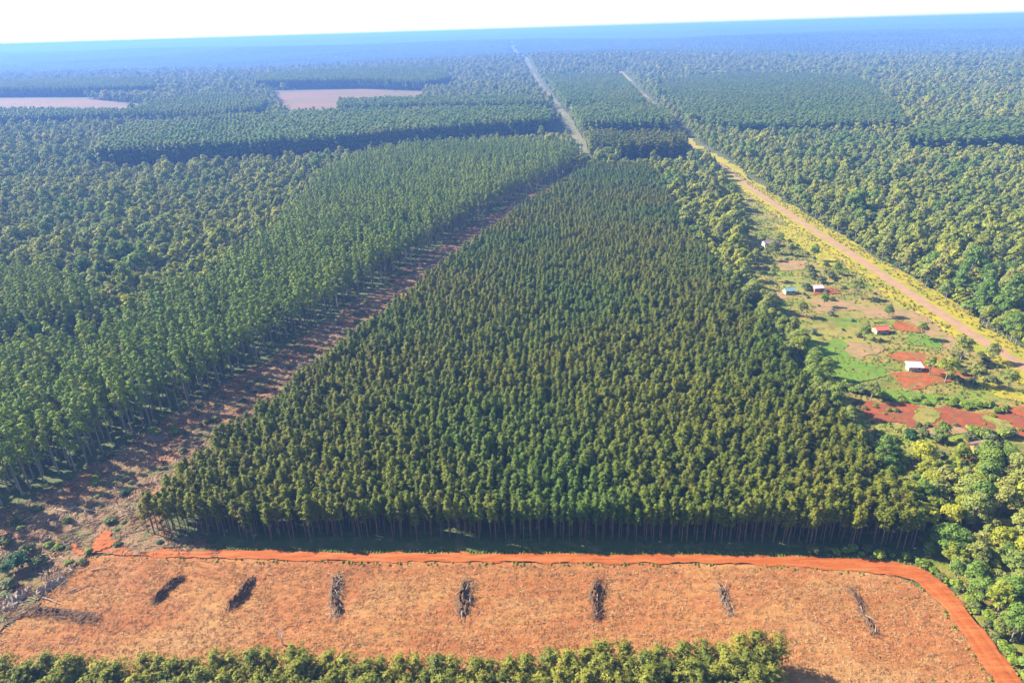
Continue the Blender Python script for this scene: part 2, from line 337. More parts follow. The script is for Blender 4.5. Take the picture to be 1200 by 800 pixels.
def furrow(X, Y):
    a = vnoise(X, Y, 14, 21) * 2.2
    return .08 * np.sin((Y + a + .12 * X * sst(-X, 20, 90)) * 2 * math.pi / 2.6)
sheet('stubble_field', P_field, .03, M_field, .45, 'orange stubble field littered with straw and wood chips', 'field', edge=.8, relief=.16, furrow=furrow)
sheet('cleared_strip', P_strip, .05, M_strip, 1.0, 'cleared strip strewn with cut branches beside the eucalyptus stand', 'cleared land', edge=2.5, relief=.35)
sheet('clearing', P_clear, .04, M_grass, 1.4, 'patchy grass clearing around the small houses', 'clearing', edge=4, relief=.25)
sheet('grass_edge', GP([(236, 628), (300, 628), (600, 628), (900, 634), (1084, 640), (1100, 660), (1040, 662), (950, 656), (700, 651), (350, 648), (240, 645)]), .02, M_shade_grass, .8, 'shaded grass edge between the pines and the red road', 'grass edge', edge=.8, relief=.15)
def wdirt(t): return 3.0 + 2.2 * sst(t, .70, .85) - 2.2 * sst(-t, -.12, 0)
sheet('undergrowth', GP([(1070, 660), (1100, 678), (1130, 705), (1158, 742), (1192, 800), (1225, 860), (1340, 860), (1340, 556), (1200, 548), (1100, 545), (1030, 545), (1084, 640)]), .03, M_grass, 1.0, 'green undergrowth beneath the wood by the road bend', 'undergrowth', edge=1.5, relief=.3)
P_d = ribbon('dirt_road', PATH_dirt, wdirt, .36, M_dirt, 'bare orange dirt road curving round the stubble field', 'dirt road', .8, .55, .25)
ribbon('road_verge', PATH_road, lambda t: 19 + 4 * t, .36, M_verge, 'yellow-green grass verge along the straight road', 'verge', 2.5, 3.5)
ribbon('road', PATH_road[:], lambda t: 5.2 + 0 * t, .50, M_road, 'worn pinkish straight road cutting through the forest', 'road', 6, .5, .15)
ribbon('forest_track', PATH_corr, lambda t: 16 + 12 * t, 1.0, M_corr, 'pale straight track running through the forest to the horizon', 'track', 25, 2.0)
for poly, lab in ((P_far1, 'pinkish bare field far behind the plantations'), (P_far2, 'brown bare field in front of a dark far wood')):
    sheet('far_field', poly, 1.2, M_farfield, 14, lab, 'field', edge=8)
PATCH = []
def patch(pts, mat, z, label, cat, nm):
    p = GP(pts); PATCH.append((p, nm)); sheet(nm, p, z, mat, .6, label, cat, edge=3.2, relief=.12)
patch([(1000, 468), (1060, 470), (1120, 480), (1200, 488), (1250, 500), (1250, 520), (1190, 515), (1130, 508), (1070, 500), (1025, 495)], M_red, .34, 'ploughed red soil plot below the hedge', 'bare soil', 'soil_patch')
patch([(1165, 480), (1205, 476), (1240, 484), (1240, 498), (1200, 494), (1172, 490)], M_orange, .52, 'bright orange bare patch at the end of the red plot', 'bare soil', 'soil_patch')
patch([(1035, 415), (1080, 413), (1110, 420), (1100, 428), (1128, 436), (1146, 434), (1148, 442), (1120, 446), (1094, 450), (1078, 457), (1058, 452), (1052, 440), (1060, 426)], M_orange, .36, 'orange yard of bare earth around the white-roofed shed', 'bare soil', 'soil_patch')
patch([(990, 403), (1030, 404), (1030, 418), (1005, 422), (990, 415)], M_tan, .37, 'dry tan soil beside the bright grass plot', 'bare soil', 'soil_patch')
patch([(876, 341), (918, 340), (922, 351), (885, 354)], M_tan, .38, 'dry tan yard in front of the blue-green roof', 'bare soil', 'soil_patch')
patch([(940, 403), (985, 398), (1000, 418), (1040, 432), (1050, 446), (1000, 452), (960, 440)], M_bright, .35, 'vivid green grass plot beside the pine plantation', 'grass plot', 'grass_patch')
patch([(1030, 455), (1090, 462), (1150, 468), (1170, 478), (1120, 476), (1040, 468)], M_bright, .37, 'vivid green strip above the red plot', 'grass plot', 'grass_patch')
patch([(1060, 388), (1110, 396), (1100, 408), (1055, 402)], M_bright, .35, 'vivid green grass near the red-roofed hut', 'grass plot', 'grass_patch')
patch([(948, 337), (978, 336), (985, 345), (955, 347)], M_red, .37, 'small red earth yard beside the pink-roofed hut', 'bare soil', 'soil_patch')
patch([(990, 360), (1060, 362), (1080, 376), (1030, 378)], M_tan, .34, 'dry tan ground between the lone tree and the road', 'bare soil', 'soil_patch')
patch([(1072, 474), (1098, 477), (1106, 490), (1092, 503), (1078, 498)], M_grass, .50, 'weedy green tongue splitting the red plot', 'grass plot', 'grass_patch')
patch([(1150, 486), (1164, 486), (1176, 500), (1168, 516), (1152, 512)], M_grass, .50, 'weedy green band between the red plot and its orange end', 'grass plot', 'grass_patch')
patch([(905, 262), (935, 268), (965, 290), (990, 312), (970, 316), (935, 292), (910, 276)], M_verge, .36, 'dry yellow grass left of the road near the white-walled house', 'grass plot', 'grass_patch')
patch([(1040, 352), (1075, 366), (1130, 404), (1150, 420), (1115, 412), (1070, 384), (1035, 364)], M_tan, .35, 'long dry strip beside the road above the orange yard', 'bare soil', 'soil_patch')
patch([(1150, 440), (1200, 462), (1240, 480), (1200, 476), (1160, 462)], M_verge, .36, 'yellow grass below the road beside the red plot', 'grass plot', 'grass_patch')
patch([(905, 305), (940, 306), (948, 316), (915, 318)], M_tan, .36, 'dry patch below the trees of the white-walled house', 'bare soil', 'soil_patch')
patch([(955, 350), (1000, 352), (1010, 362), (965, 368)], M_tan, .345, 'worn dry ground below the pink-roofed hut', 'bare soil', 'soil_patch')
patch([(1045, 378), (1075, 382), (1080, 390), (1048, 388)], M_orange, .37, 'small orange patch beside the red-roofed hut', 'bare soil', 'soil_patch')
patch([(1085, 500), (1140, 506), (1150, 516), (1095, 514)], M_tan, .40, 'dry brown heap ground below the red plot', 'bare soil', 'soil_patch')
patch([(1128, 528), (1172, 530), (1176, 540), (1132, 541)], M_orange, .42, 'orange earth in front of the brown-roofed hut', 'bare soil', 'soil_patch')
patch([(78, 652), (140, 640), (150, 632), (110, 626), (95, 640), (70, 648)], M_dirt, .55, 'churned orange earth at the end of the dirt road', 'bare soil', 'soil_patch')

# ------------------------------------------------------------------ tree forms
def rnd(n): return rng.random(n)
def dirs(n):
    v = rng.normal(size=(n, 3)); return v / np.linalg.norm(v, axis=1, keepdims=True)
def pine_crown(mb, H=17.0, z0=8.0, Rm=1.75, whorls=10, arms=5, per=6, a=.36, b=.12, mi=0, pw=1.6, droop=.35):
    """whorls of branches, each carrying needle tufts along its outer half"""
    cs, os_ = [], []
    for k in range(whorls):
        u = (k + .6 * rng.random()) / whorls; z = z0 + (H - z0) * u
        prof = min(1, .62 + u * 1.5) * max(.03, 1.02 - u ** pw) ** .7
        q0 = rng.random() * 6.28
        for j in range(arms):
            q = q0 + j * 6.283 / arms + (rng.random() - .5) * .9; Lb = Rm * prof * (.55 + .75 * rng.random())
            for f in (.30, .62, .85, 1.05):
                if rng.random() < .12: continue
                cs.append((math.cos(q) * Lb * f + (rng.random() - .5) * .2, math.sin(q) * Lb * f + (rng.random() - .5) * .2, z + Lb * f * droop * (.4 + f) + (rng.random() - .5) * .25))
                os_.append((math.cos(q), math.sin(q), .55 + u * .9))
    for k in range(5): cs.append((0, 0, H - .1 - .35 * k)); os_.append((rng.random() - .5, rng.random() - .5, 1.2))
    c = np.array(cs); o = np.array(os_); n = len(c)
    P = np.repeat(c, per, 0) + dirs(n * per) * .27; Od = np.repeat(o, per, 0)
    mb.quads(P, Od + dirs(len(P)) * .85 + np.array([0, 0, .6]), Od + dirs(len(P)) * .6, a * (.6 + .8 * rnd(len(P))), b * (.7 + .7 * rnd(len(P))), mi)
def pine_trunk(mb, H=17.0, r=.17, mi=0, z0=8.0):
    bx, by = (rng.random(2) - .5) * .7
    zs = np.linspace(0, 1, 5)
    mb.tube([(bx * z * z, by * z * z, -.15 + (H - .4) * z) for z in zs], [r * (1.25 - z) + .02 for z in zs], 6, mi)
    for k in range(7):                                                  # bare lower branches
        z = z0 * (.6 + .5 * rng.random()); q = rng.random() * 6.28; L = .7 + rng.random()
        mb.tube([(bx * (z / H) ** 2, by * (z / H) ** 2, z), (math.cos(q) * L, math.sin(q) * L, z + .25)], [.035, .015], 3, mi)
def lobe_crown(mb, lobes, per, a, b, mi=0):
    for (cx, cy, cz, rl) in lobes:
        d = dirs(per); d[:, 2] = np.where(d[:, 2] < -.25, -d[:, 2], d[:, 2])
        rr = rl * (.72 + .34 * rnd(per)); c = d * rr[:, None] * np.array([1, 1, .82]) + np.array([cx, cy, cz])
        n = d + dirs(per) * .6 + np.array([0, 0, .45]); t = dirs(per)
        mb.quads(c, n, t, a * (.6 + .8 * rnd(per)), b * (.6 + .8 * rnd(per)), mi)
def nat_lobes(Rm, H, n):
    L = []
    for k in range(n):
        q = k * 2.399 + rng.random() * .5; u = math.sqrt((k + .5) / n)
        r = Rm * .72 * u * (.85 + .3 * rng.random())
        z = H * (.50 + .34 * (1 - u * u)) + (rng.random() - .5) * H * .2
        L.append((math.cos(q) * r, math.sin(q) * r, z, Rm * (.30 + .16 * rng.random())))
    return L
def nat_trunk(mb, lobes, H, r, mi=0):
    zf = H * .26
    mb.tube([(0, 0, -.2), (.1, .05, zf * .5), (.15, -.1, zf), (.1, 0, H * .62)], [r * 1.4, r, r * .85, r * .4], 6, mi)
    for (cx, cy, cz, rl) in lobes[1::2]:
        mb.tube([(.15, -.1, zf * (.8 + .4 * rng.random())), (cx * .5, cy * .5, (zf + cz) * .5 + .3), (cx, cy, cz)], [r * .5, r * .32, r * .12], 4, mi)
def euc_lobes(H):
    L = []
    for k in range(11):
        u = k / 10; z = H * (.36 + .60 * u); r = 1.35 * (1 - .55 * u) * (.6 + .8 * rng.random()); q = rng.random() * 6.28
        L.append((math.cos(q) * r, math.sin(q) * r, z, (1.25 - .45 * u) * (.8 + .4 * rng.random())))
    return L

FORMS = {}      # kind -> list of (crown mesh, trunk mesh, joined mesh)
def form(kind, crown_fn, trunk_fn, mc, mt, smooth=False):
    c = MB(); crown_fn(c); t = MB(); trunk_fn(t)
    j = MB(); j.v = c.v + t.v; j.n = c.n + t.n; j.f = c.f + [tuple(i + c.n for i in q) for q in t.f]; j.m = [0] * len(c.f) + [1] * len(t.f)
    FORMS.setdefault(kind, []).append((c.mesh('crown', mc), t.mesh('trunk', mt), j.mesh(kind, [mc, mt])))
for k in range(9):
    Hh = 12.2 * (.90 + .18 * rng.random()); z0 = Hh * (.47 + .10 * rng.random()); Rm = 1.15 + .35 * rng.random()
    form('pine_tree', lambda m: pine_crown(m, Hh, z0, Rm, 9, 5, 5, .29, .11, 0, 1.1 + .9 * rng.random(), .3 + .3 * rng.random()), lambda m: pine_trunk(m, Hh, .105, 0, z0), M_pine, M_bark)
for k in range(4):
    Hh = 11 * (.9 + .2 * rng.random()); z0 = Hh * .18; Rm = 2.5 + .6 * rng.random()
    form('young_pine', lambda m: pine_crown(m, Hh, z0, Rm, 13, 6, 6, .36, .12, 0, 1.7 + .8 * rng.random(), .45), lambda m: pine_trunk(m, Hh, .14, 0, z0), M_young, M_bark)
for k in range(5):
    Hh = 21 * (.88 + .24 * rng.random()); L = euc_lobes(Hh)
    def et(m):
        q = (rng.random(2) - .5) * 1.2
        m.tube([(q[0] * z * z, q[1] * z * z, -.2 + Hh * .96 * z) for z in np.linspace(0, 1, 6)], [.24 * (1.15 - z) for z in np.linspace(0, 1, 6)], 6)
        for l in L: m.tube([(q[0] * .4, q[1] * .4, l[2] - 1.8), (l[0], l[1], l[2])], [.08, .03], 3)
    form('eucalyptus', lambda m: lobe_crown(m, L, 58, .40, .17), et, M_euc, M_eucbark)
for mat, kk, sp in ((M_natA, 'dark_tree', (4.2, 12)), (M_natB, 'yellow_tree', (3.8, 11.5)), (M_natC, 'grey_tree', (4.0, 12.5))):
    for k in range(3):
        Rm = sp[0] * (.85 + .3 * rng.random()); Hh = sp[1] * (.85 + .3 * rng.random()); L = nat_lobes(Rm, Hh, 17)
        form(kk, lambda m: lobe_crown(m, L, 88, .36, .24), lambda m: nat_trunk(m, L, Hh, .22), mat, M_natbark)
        L2 = nat_lobes(Rm, Hh, 11)
        form(kk + '_mass', lambda m: lobe_crown(m, L2, 50, .58, .38), lambda m: nat_trunk(m, L2[:4], Hh, .22), mat, M_natbark)
for mat, kk in ((M_lime, 'lime_shrub'), (M_olive, 'olive_shrub'), (M_sage, 'sage_shrub'), (M_deep, 'deep_shrub')):
    for k in range(2):
        L = nat_lobes(1.5, 2.6, 9); L = [(a, b, z * .75, r * 1.15) for a, b, z, r in L]
        form(kk, lambda m: lobe_crown(m, L, 46, .26, .17), lambda m: nat_trunk(m, L, 2.2, .06), mat, M_natbark)

def stuff(name, meshes, pts, rots, scls, ids, label, cat, host_mat=None):
    """one object that spreads copies of a few forms over points (geometry nodes)"""
    col = bpy.data.collections.new(name + ' forms')
    for k, me in enumerate(meshes):
        col.objects.link(bpy.data.objects.new('%s_form_%02d' % (name, k), me))
    me = bpy.data.meshes.new(name); me.vertices.add(len(pts)); me.vertices.foreach_set('co', np.asarray(pts, np.float32).ravel())
    for an, ty, dt, fld in (('rot', 'FLOAT_VECTOR', rots, 'vector'), ('scl', 'FLOAT_VECTOR', scls, 'vector'), ('idx', 'INT', ids, 'value')):
        at = me.attributes.new(an, ty, 'POINT'); at.data.foreach_set(fld, np.asarray(dt).ravel().astype(np.int32 if ty == 'INT' else np.float32))
    o = bpy.data.objects.new(name, me); C.objects.link(o)
    g = bpy.data.node_groups.new(name, 'GeometryNodeTree')
    g.interface.new_socket('Geometry', in_out='INPUT', socket_type='NodeSocketGeometry'); g.interface.new_socket('Geometry', in_out='OUTPUT', socket_type='NodeSocketGeometry')
    gi = g.nodes.new('NodeGroupInput'); go = g.nodes.new('NodeGroupOutput')
    ci = g.nodes.new('GeometryNodeCollectionInfo'); ci.inputs[0].default_value = col; ci.inputs[1].default_value = True; ci.inputs[2].default_value = True
    ip = g.nodes.new('GeometryNodeInstanceOnPoints'); ip.inputs['Pick Instance'].default_value = True
    g.links.new(gi.outputs[0], ip.inputs['Points']); g.links.new(ci.outputs[0], ip.inputs['Instance'])
    for an, ty, soc in (('rot', 'FLOAT_VECTOR', 'Rotation'), ('scl', 'FLOAT_VECTOR', 'Scale'), ('idx', 'INT', 'Instance Index')):
        na = g.nodes.new('GeometryNodeInputNamedAttribute'); na.data_type = ty; na.inputs[0].default_value = an
        g.links.new(na.outputs[0], ip.inputs[soc])
    g.links.new(ip.outputs[0], go.inputs[0])
    md = o.modifiers.new('scatter', 'NODES'); md.node_group = g
    return tag(o, label, cat, kind='stuff')
def spread(n, smin, smax, tilt=.04):
    rots = np.column_stack([(rnd(n) - .5) * tilt * 2, (rnd(n) - .5) * tilt * 2, rnd(n) * 2 * math.pi])
    s = smin + (smax - smin) * rnd(n); scl = np.column_stack([s * (.9 + .2 * rnd(n)), s * (.9 + .2 * rnd(n)), s * (.92 + .16 * rnd(n))])
    return rots, scl
def single(name, kind, fi, x, y, rz, sc, label, cat, group, lz=0.0):
    c, t, j = FORMS[kind][fi]
    e = empty(name, (float(x), float(y), float(height(np.array(x), np.array(y))) + lz), float(rz), sc)
    o = bpy.data.objects.new('trunk', t); C.objects.link(o); o.parent = e
    o = bpy.data.objects.new('crown', c); C.objects.link(o); o.parent = e
    return tag(e, label, cat, group)

# ------------------------------------------------------------------ pine plantation
def grid(poly, sp, ang, jit):
    c, s = math.cos(ang), math.sin(ang); Rm = np.array([[c, s], [-s, c]])
    q = poly @ Rm.T; b0 = q.min(0); b1 = q.max(0)
    u, v = np.meshgrid(np.arange(b0[0], b1[0], sp[0]), np.arange(b0[1], b1[1], sp[1]))
    row = ((v - b0[1]) / sp[1]).round().astype(int)
    p = np.column_stack([u.ravel(), v.ravel()]) + (rng.random((u.size, 2)) - .5) * jit
    p = p @ Rm
    m = inside(p[:, 0], p[:, 1], poly); return p[m], row.ravel()[m]
fa = P_pine[4] - P_pine[1]; ang = math.atan2(fa[1], fa[0])
pp, rows = grid(P_pine, (2.12, 2.2), ang, 1.05)
gone = (rnd(len(pp)) < .055); pp, rows = pp[~gone], rows[~gone]
d = np.hypot(pp[:, 0], pp[:, 1])
vis = in_view(pp[:, 0], pp[:, 1], 12, 0)
fr = P_pine[1]; nrm = np.array([-math.sin(ang), math.cos(ang)])
depth = (pp - fr) @ nrm
order = np.lexsort((d, ~vis)) if False else np.argsort(np.where(vis, depth, 1e9))
near = order[:300]; rest = order[300:]
PILES = [(-30, 'the low brown brush pile'), (195, 'the two-humped brush pile'), (282, 'the broken brush pile'), (394, 'the straight brush pile'), (545, 'the knobbly brush pile'), (698, 'the forked brush pile'), (850, 'the sparse brush pile'), (1010, 'the long thin brush pile')]
def across(x, y):
    px = float(project(np.array(x), np.array(y), np.array(0.))[0]); return min(PILES, key=lambda p: abs(p[0] - px))[1]
PL = ['front row of plantation', 'second row of plantation', 'third row of plantation',
      'fourth row of plantation', 'fifth row of plantation', 'sixth row of plantation', 'seventh row of plantation']
d0 = depth[near].min()
for i in near:
    k = int(np.clip((depth[i] - d0) / 2.2, 0, 6))
    single('pine_tree', 'pine_tree', int(rng.integers(9)), pp[i, 0], pp[i, 1], rng.random() * 6.28, .84 + .26 * rng.random(),
           'slim olive pine, %s, across the road from %s' % (PL[k], across(pp[i, 0], pp[i, 1])), 'pine', 'plantation pines, row %d, facing %s' % (k + 1, across(pp[i, 0], pp[i, 1])))
def zcol(p): return np.column_stack([p, height(p[:, 0], p[:, 1])])
rot, scl = spread(len(rest), .80, 1.12)
stuff('pine_plantation', [f[2] for f in FORMS['pine_tree']], zcol(pp[rest]), rot, scl, rng.integers(0, 9, len(rest)), 'dense olive pine plantation tapering towards the horizon', 'plantation')

# ------------------------------------------------------------------ eucalyptus stand
ev = P_euc[7] - P_euc[5]; eang = math.atan2(ev[1], ev[0])
pe, _ = grid(P_euc, (3.9, 4.6), eang, 2.4)
pe = pe[in_view(pe[:, 0], pe[:, 1], 14) & (rnd(len(pe)) > .10)]
edge = P_euc[1:13]
de = dist_path(pe[:, 0], pe[:, 1], edge)
vis = in_view(pe[:, 0], pe[:, 1], 16, -5)
order = np.argsort(np.where(vis, np.hypot(pe[:, 0], pe[:, 1]) + de * 3.0, 1e9)); near = order[:300]; rest = order[300:]
for i in near:
    k = 0 if de[i] < 4.5 else 1 if de[i] < 12 else 2
    lab = ('tall eucalyptus on the outer edge of the stand, pale trunk facing the cleared strip', 'tall eucalyptus just behind the edge trees along the cleared strip', 'tall eucalyptus standing inside the stand away from the cleared strip')[k]
    es = .85 + .3 * rng.random(); ez = ('shorter', 'tall', 'towering')[min(2, int((es - .85) * 10))]; lab = lab.replace('tall', ez, 1)
    single('eucalyptus_tree', 'eucalyptus', int(rng.integers(5)), pe[i, 0], pe[i, 1], rng.random() * 6.28, es, lab, 'eucalyptus', ez + (' eucalyptus on the strip edge', ' eucalyptus behind the edge', ' eucalyptus inside the stand')[k])
pe2, _ = grid(P_euc2, (3.8, 4.2), .4, 1.8)
pr = np.concatenate([pe[rest], pe2]); rot, scl = spread(len(pr), .8, 1.15)
stuff('eucalyptus_stand', [f[2] for f in FORMS['eucalyptus']], zcol(pr), rot, scl, rng.integers(0, 5, len(pr)), 'tall light green eucalyptus stand beside the cleared strip', 'tree stand')

# ------------------------------------------------------------------ far compartments
fp, fh, fk = [], [], []
for poly, hh, kk in BLOCKS:
    q, _ = grid(poly, (5.0, 5.4), .35, 1.6 if kk < 2 else 4.5)
    q = q[in_view(q[:, 0], q[:, 1], 14)]
    fp.append(q); fh.append(np.full(len(q), hh * 1.12 / 17.)); fk.append(np.full(len(q), kk))
fp = np.concatenate(fp); fh = np.concatenate(fh); fk = np.concatenate(fk)
n = len(fp); rot, scl = spread(n, .94, 1.08); scl *= fh[:, None]; scl[:, :2] *= np.where(fk == 2, 2.0, 1.55)[:, None]
ids = np.where(fk == 1, 3 + rng.integers(0, 3, n), rng.integers(0, 3, n))
far_forms = []
for k in range(6):
    c = MB(); pine_crown(c, 17, 5.0 if k < 3 else 4.0, 1.7, 7, 4, 2, .8, .42)
    t = MB(); t.tube([(0, 0, -.2), (0, 0, 8)], [.2, .15], 4)
    c.f += [tuple(i + c.n for i in q) for q in t.f]; c.m += [1] * len(t.f); c.v += t.v; c.n += t.n
    far_forms.append(c.mesh('far_pine', [M_natA if k < 3 else M_pine, M_bark]))
stuff('far_plantation', far_forms, zcol(fp), rot, scl, ids, 'dark even plantation compartments on the distant plain', 'plantation')

# ------------------------------------------------------------------ native forest
def shrink(poly, f):
    c = poly.mean(0); return c + (poly - c) * f
EXCL = [P_pine, P_euc, P_euc2, P_strip, P_field, P_clear, P_hole1, P_hole2, P_far1, P_far2] + [shrink(b[0], 1.02) for b in BLOCKS] + [b[0] + np.array([18, -42]) for b in BLOCKS if b[2] < 2]
def forest_pts(y0, y1, sp, jit):
    ys = np.arange(y0, y1, sp); out = []
    W = .86 * y1 + 60
    X, Y = np.meshgrid(np.arange(-W, W, sp), ys)
    x = X.ravel() + (rnd(X.size) - .5) * jit; y = Y.ravel() + (rnd(X.size) - .5) * jit
    m = in_view(x, y, 8.0); x, y = x[m], y[m]
    bad = np.zeros(len(x), bool)
    for e in EXCL: bad |= inside(x, y, e)
    bad |= dist_path(x, y, PATH_dirt) < 5.0
    bad |= dist_path(x, y, P_euc[:13]) < 14.0
    bad |= dist_path(x, y, PATH_road) < np.where(y < 640, 10.0, 13.0)
    bad |= dist_path(x, y, PATH_corr) < np.where(y < 1500, 10., 14.)
    return np.column_stack([x, y])[~bad]
P_front = GP([(-200, 870), (960, 870), (930, 800), (0, 800)])
q1 = forest_pts(60, 900, 4.3, 4.0)
# nothing wild in front of the field nor between pine edge and dirt road
q1 = q1[~inside(q1[:, 0], q1[:, 1], P_front)]
q1 = q1[~((dist_path(q1[:, 0], q1[:, 1], P_pine[0:5]) < 9) & (q1[:, 0] < P_pine[4][0]))]
px, py, _ = project(q1[:, 0], q1[:, 1], np.zeros(len(q1)))
q1 = q1[~((py > 640) & (px < 1080))]
P_wood = GP([(1080, 652), (1100, 664), (1126, 692), (1156, 738), (1192, 800), (1230, 860), (1340, 860), (1340, 556), (1200, 548), (1100, 545), (1030, 545), (1088, 640)])
q1 = q1[(rnd(len(q1)) > .05) & ~inside(q1[:, 0], q1[:, 1], P_wood)]
qw, _ = grid(P_wood, (3.7, 3.7), .3, 2.6); qw = qw[dist_path(qw[:, 0], qw[:, 1], PATH_dirt) > 4.2]
nwood = len(qw); q1 = np.concatenate([qw, q1])
q2 = forest_pts(900, 1700, 5.8, 5.4); q3 = forest_pts(1700, 3000, 9.5, 8.6)
dn = np.hypot(q1[:, 0], q1[:, 1]); vis = in_view(q1[:, 0], q1[:, 1], 8, 10)
order = np.argsort(np.where(vis, dn, 1e9)); near = order[:300]; rest = order[300:]
KN = ['dark_tree', 'yellow_tree', 'grey_tree']
KW = ['dark green broadleaf tree', 'yellow-green broadleaf tree', 'grey-green broadleaf tree']
def pick_kind(p):
    v = vnoise(p[:, 0], p[:, 1], 45, 31) * .55 + vnoise(p[:, 0], p[:, 1], 11, 32) * .25 + rnd(len(p)) * .45
    return np.where(v < .46, 0, np.where(v < .63, 2, 1))
kd = pick_kind(q1); kd[near] = rng.choice([0, 1, 2], 300, p=[.32, .38, .30])
droad = dist_path(q1[:, 0], q1[:, 1], PATH_dirt); dclear = np.minimum(dist_path(q1[:, 0], q1[:, 1], P_clear), 1e9)
for i in near:
    x, y = q1[i]
    if x < 0: pl, gz = 'beside the cleared strip and the eucalyptus stand', 'strip side'
    elif droad[i] < 9: pl, gz = 'on the edge of the wood along the red road bend', 'road edge'
    elif dclear[i] < 9: pl, gz = 'on the edge of the wood facing the house clearing', 'clearing edge'
    elif dist_path(np.array([x]), np.array([y]), P_pine[4:10])[0] < 14: pl, gz = 'against the side of the pine plantation', 'pine side'
    else: pl, gz = 'deep in the wood behind the red road bend', 'inner wood'
    single('broadleaf_tree', KN[kd[i]], int(rng.integers(3)) * 2 // 2 % 3, x, y, rng.random() * 6.28, (.36 + .62 * rng.random() ** 1.5) if i < nwood else .38 + .65 * rng.random() ** 1.5, '%s %s' % (KW[kd[i]], pl), 'tree', '%ss, %s' % (KW[kd[i]], gz))
masses = [FORMS[k + '_mass'][i][2] for k in KN for i in range(3)]
pr = np.concatenate([q1[rest], q2, q3]); kd2 = np.concatenate([kd[rest], pick_kind(q2), pick_kind(q3)])
rot, scl = spread(len(pr), .30, .78); scl *= (1 + .75 * rnd(len(pr)) ** 3)[:, None]; scl[:, 2] *= (.85 + .55 * rnd(len(pr)))
rr = np.hypot(pr[:, 0], pr[:, 1]); scl *= (1 + .25 * sst(rr, 850, 950) + .55 * sst(rr, 1650, 1750))[:, None]
scl[:, 2] *= (1 - .25 * sst(rr, 1650, 1750))
stuff('native_forest', masses, zcol(pr), rot, scl, kd2 * 3 + rng.integers(0, 3, len(pr)), 'mixed native forest covering the plain around the plantations', 'forest')
# canopy beyond 3 km as patches of many crowns
def patch_form():
    mb = MB()
    ico = []
    for k in range(46):
        x, y = (rnd(2) - .5) * 66; r = 3.5 + 3.2 * rng.random(); h = 7 + 6 * rng.random()
        nseg = 6; V = [(x, y, h + r * .5)]
        for ring, (rr_, zz) in enumerate(((.62, .28), (1.0, -.35), (.8, -1.4))):
            for q in range(nseg):
                a = (q + .5 * ring) * 2 * math.pi / nseg; j = .8 + .4 * rng.random()
                V.append((x + math.cos(a) * r * rr_ * j, y + math.sin(a) * r * rr_ * j, h + r * zz * (.8 + .4 * rng.random())))
        Fc = [(0, 1 + q, 1 + (q + 1) % nseg) for q in range(nseg)]
        for ring in range(2):
            o = 1 + ring * nseg
            Fc += [(o + q, o + nseg + q, o + nseg + (q + 1) % nseg, o + (q + 1) % nseg) for q in range(nseg)]
        mb.add(V, Fc)
    return mb.mesh('canopy_patch', M_far)
fpts = []
for a, b, sp in ((2980, 7000, 58), (7000, 15000, 95), (15000, 26000, 190)):
    q = forest_pts(a, b, sp, sp * .5); fpts.append(np.column_stack([q, np.full(len(q), sp / 58.)]))
fpts = np.concatenate(fpts); fpts = fpts[dist_path(fpts[:, 0], fpts[:, 1], PATH_corr) > 38]
rot, scl = spread(len(fpts), .95, 1.1, 0); scl[:, :2] *= fpts[:, 2:3]; scl[:, 2] *= .7 + .6 * vnoise(fpts[:, 0], fpts[:, 1], 420, 77)
stuff('distant_forest', [patch_form() for _ in range(6)], zcol(fpts[:, :2]), rot, scl, rng.integers(0, 6, len(fpts)), 'bluish forest canopy fading into haze at the horizon', 'forest')
print('POINTS', len(pp), len(pe), len(fp), len(q1), len(q2), len(q3), len(fpts))

# ------------------------------------------------------------------ young pines in front of the field
tops = np.array([(-40, 772), (60, 768), (150, 772), (260, 768), (340, 762), (420, 768), (520, 770), (590, 775), (640, 765), (700, 752), (760, 760), (830, 752), (880, 740), (925, 752), (945, 790)])
fg = []
for row in range(5):
    for px in np.arange(-60, 950, 22):
        ty = np.interp(px, tops[:, 0], tops[:, 1]) + row * 17 + (rng.random() - .5) * 10
        pxx = px + (rng.random() - .5) * 12 + (11 if row % 2 else 0)
        if pxx > 925 - row * 3: continue
        sc = .78 + .3 * rng.random(); Ht = 11 * sc
        dd = fw + rt * ((pxx - 600) / FPX) + up * ((400 - ty) / FPX); t = (CAM_H - Ht) / -dd[2]
        fg.append((dd[0] * t, dd[1] * t, sc, row))
FR = ['in the front line beside the field', 'in the second line from the field', 'in the third line from the field', 'in the fourth line from the field', 'in the last line from the field']
for x, y, sc, row in fg:
    single('young_pine', 'young_pine', int(rng.integers(4)), x, y, rng.random() * 6.28, sc, 'young pine %s, level with %s' % (FR[row], across(x, y)), 'pine', 'young pines, line %d, by %s' % (row + 1, across(x, y)))

# ------------------------------------------------------------------ litter on the field and on the strip
def stick_form(n, L, r, spreadr, mat, name):
    mb = MB()
    for k in range(n):
        p = np.array([*((rnd(2) - .5) * spreadr), .06 + .12 * rng.random()]); q = rng.random() * 6.28; l = L * (.4 + .9 * rng.random())
        e = p + np.array([math.cos(q) * l, math.sin(q) * l, (rng.random() - .4) * .25])
        mb.tube([p, e], [r * (.6 + .8 * rng.random()), r * .6], 3)
    return mb.mesh(name, mat)
def scatter_poly(poly, dens):
    b0 = poly.min(0); b1 = poly.max(0); n = int((b1 - b0).prod() * dens)
    p = b0 + rng.random((n, 2)) * (b1 - b0); return p[inside(p[:, 0], p[:, 1], poly) & in_view(p[:, 0], p[:, 1], 0, 60)]
pf = scatter_poly(P_field, 3.6); pf = pf[dist_path(pf[:, 0], pf[:, 1], PATH_dirt) > 2.6]
pf = pf[rnd(len(pf)) < .35 + .75 * vnoise(pf[:, 0], pf[:, 1], 5, 41)]
rot, scl = spread(len(pf), .6, 1.3, .1)
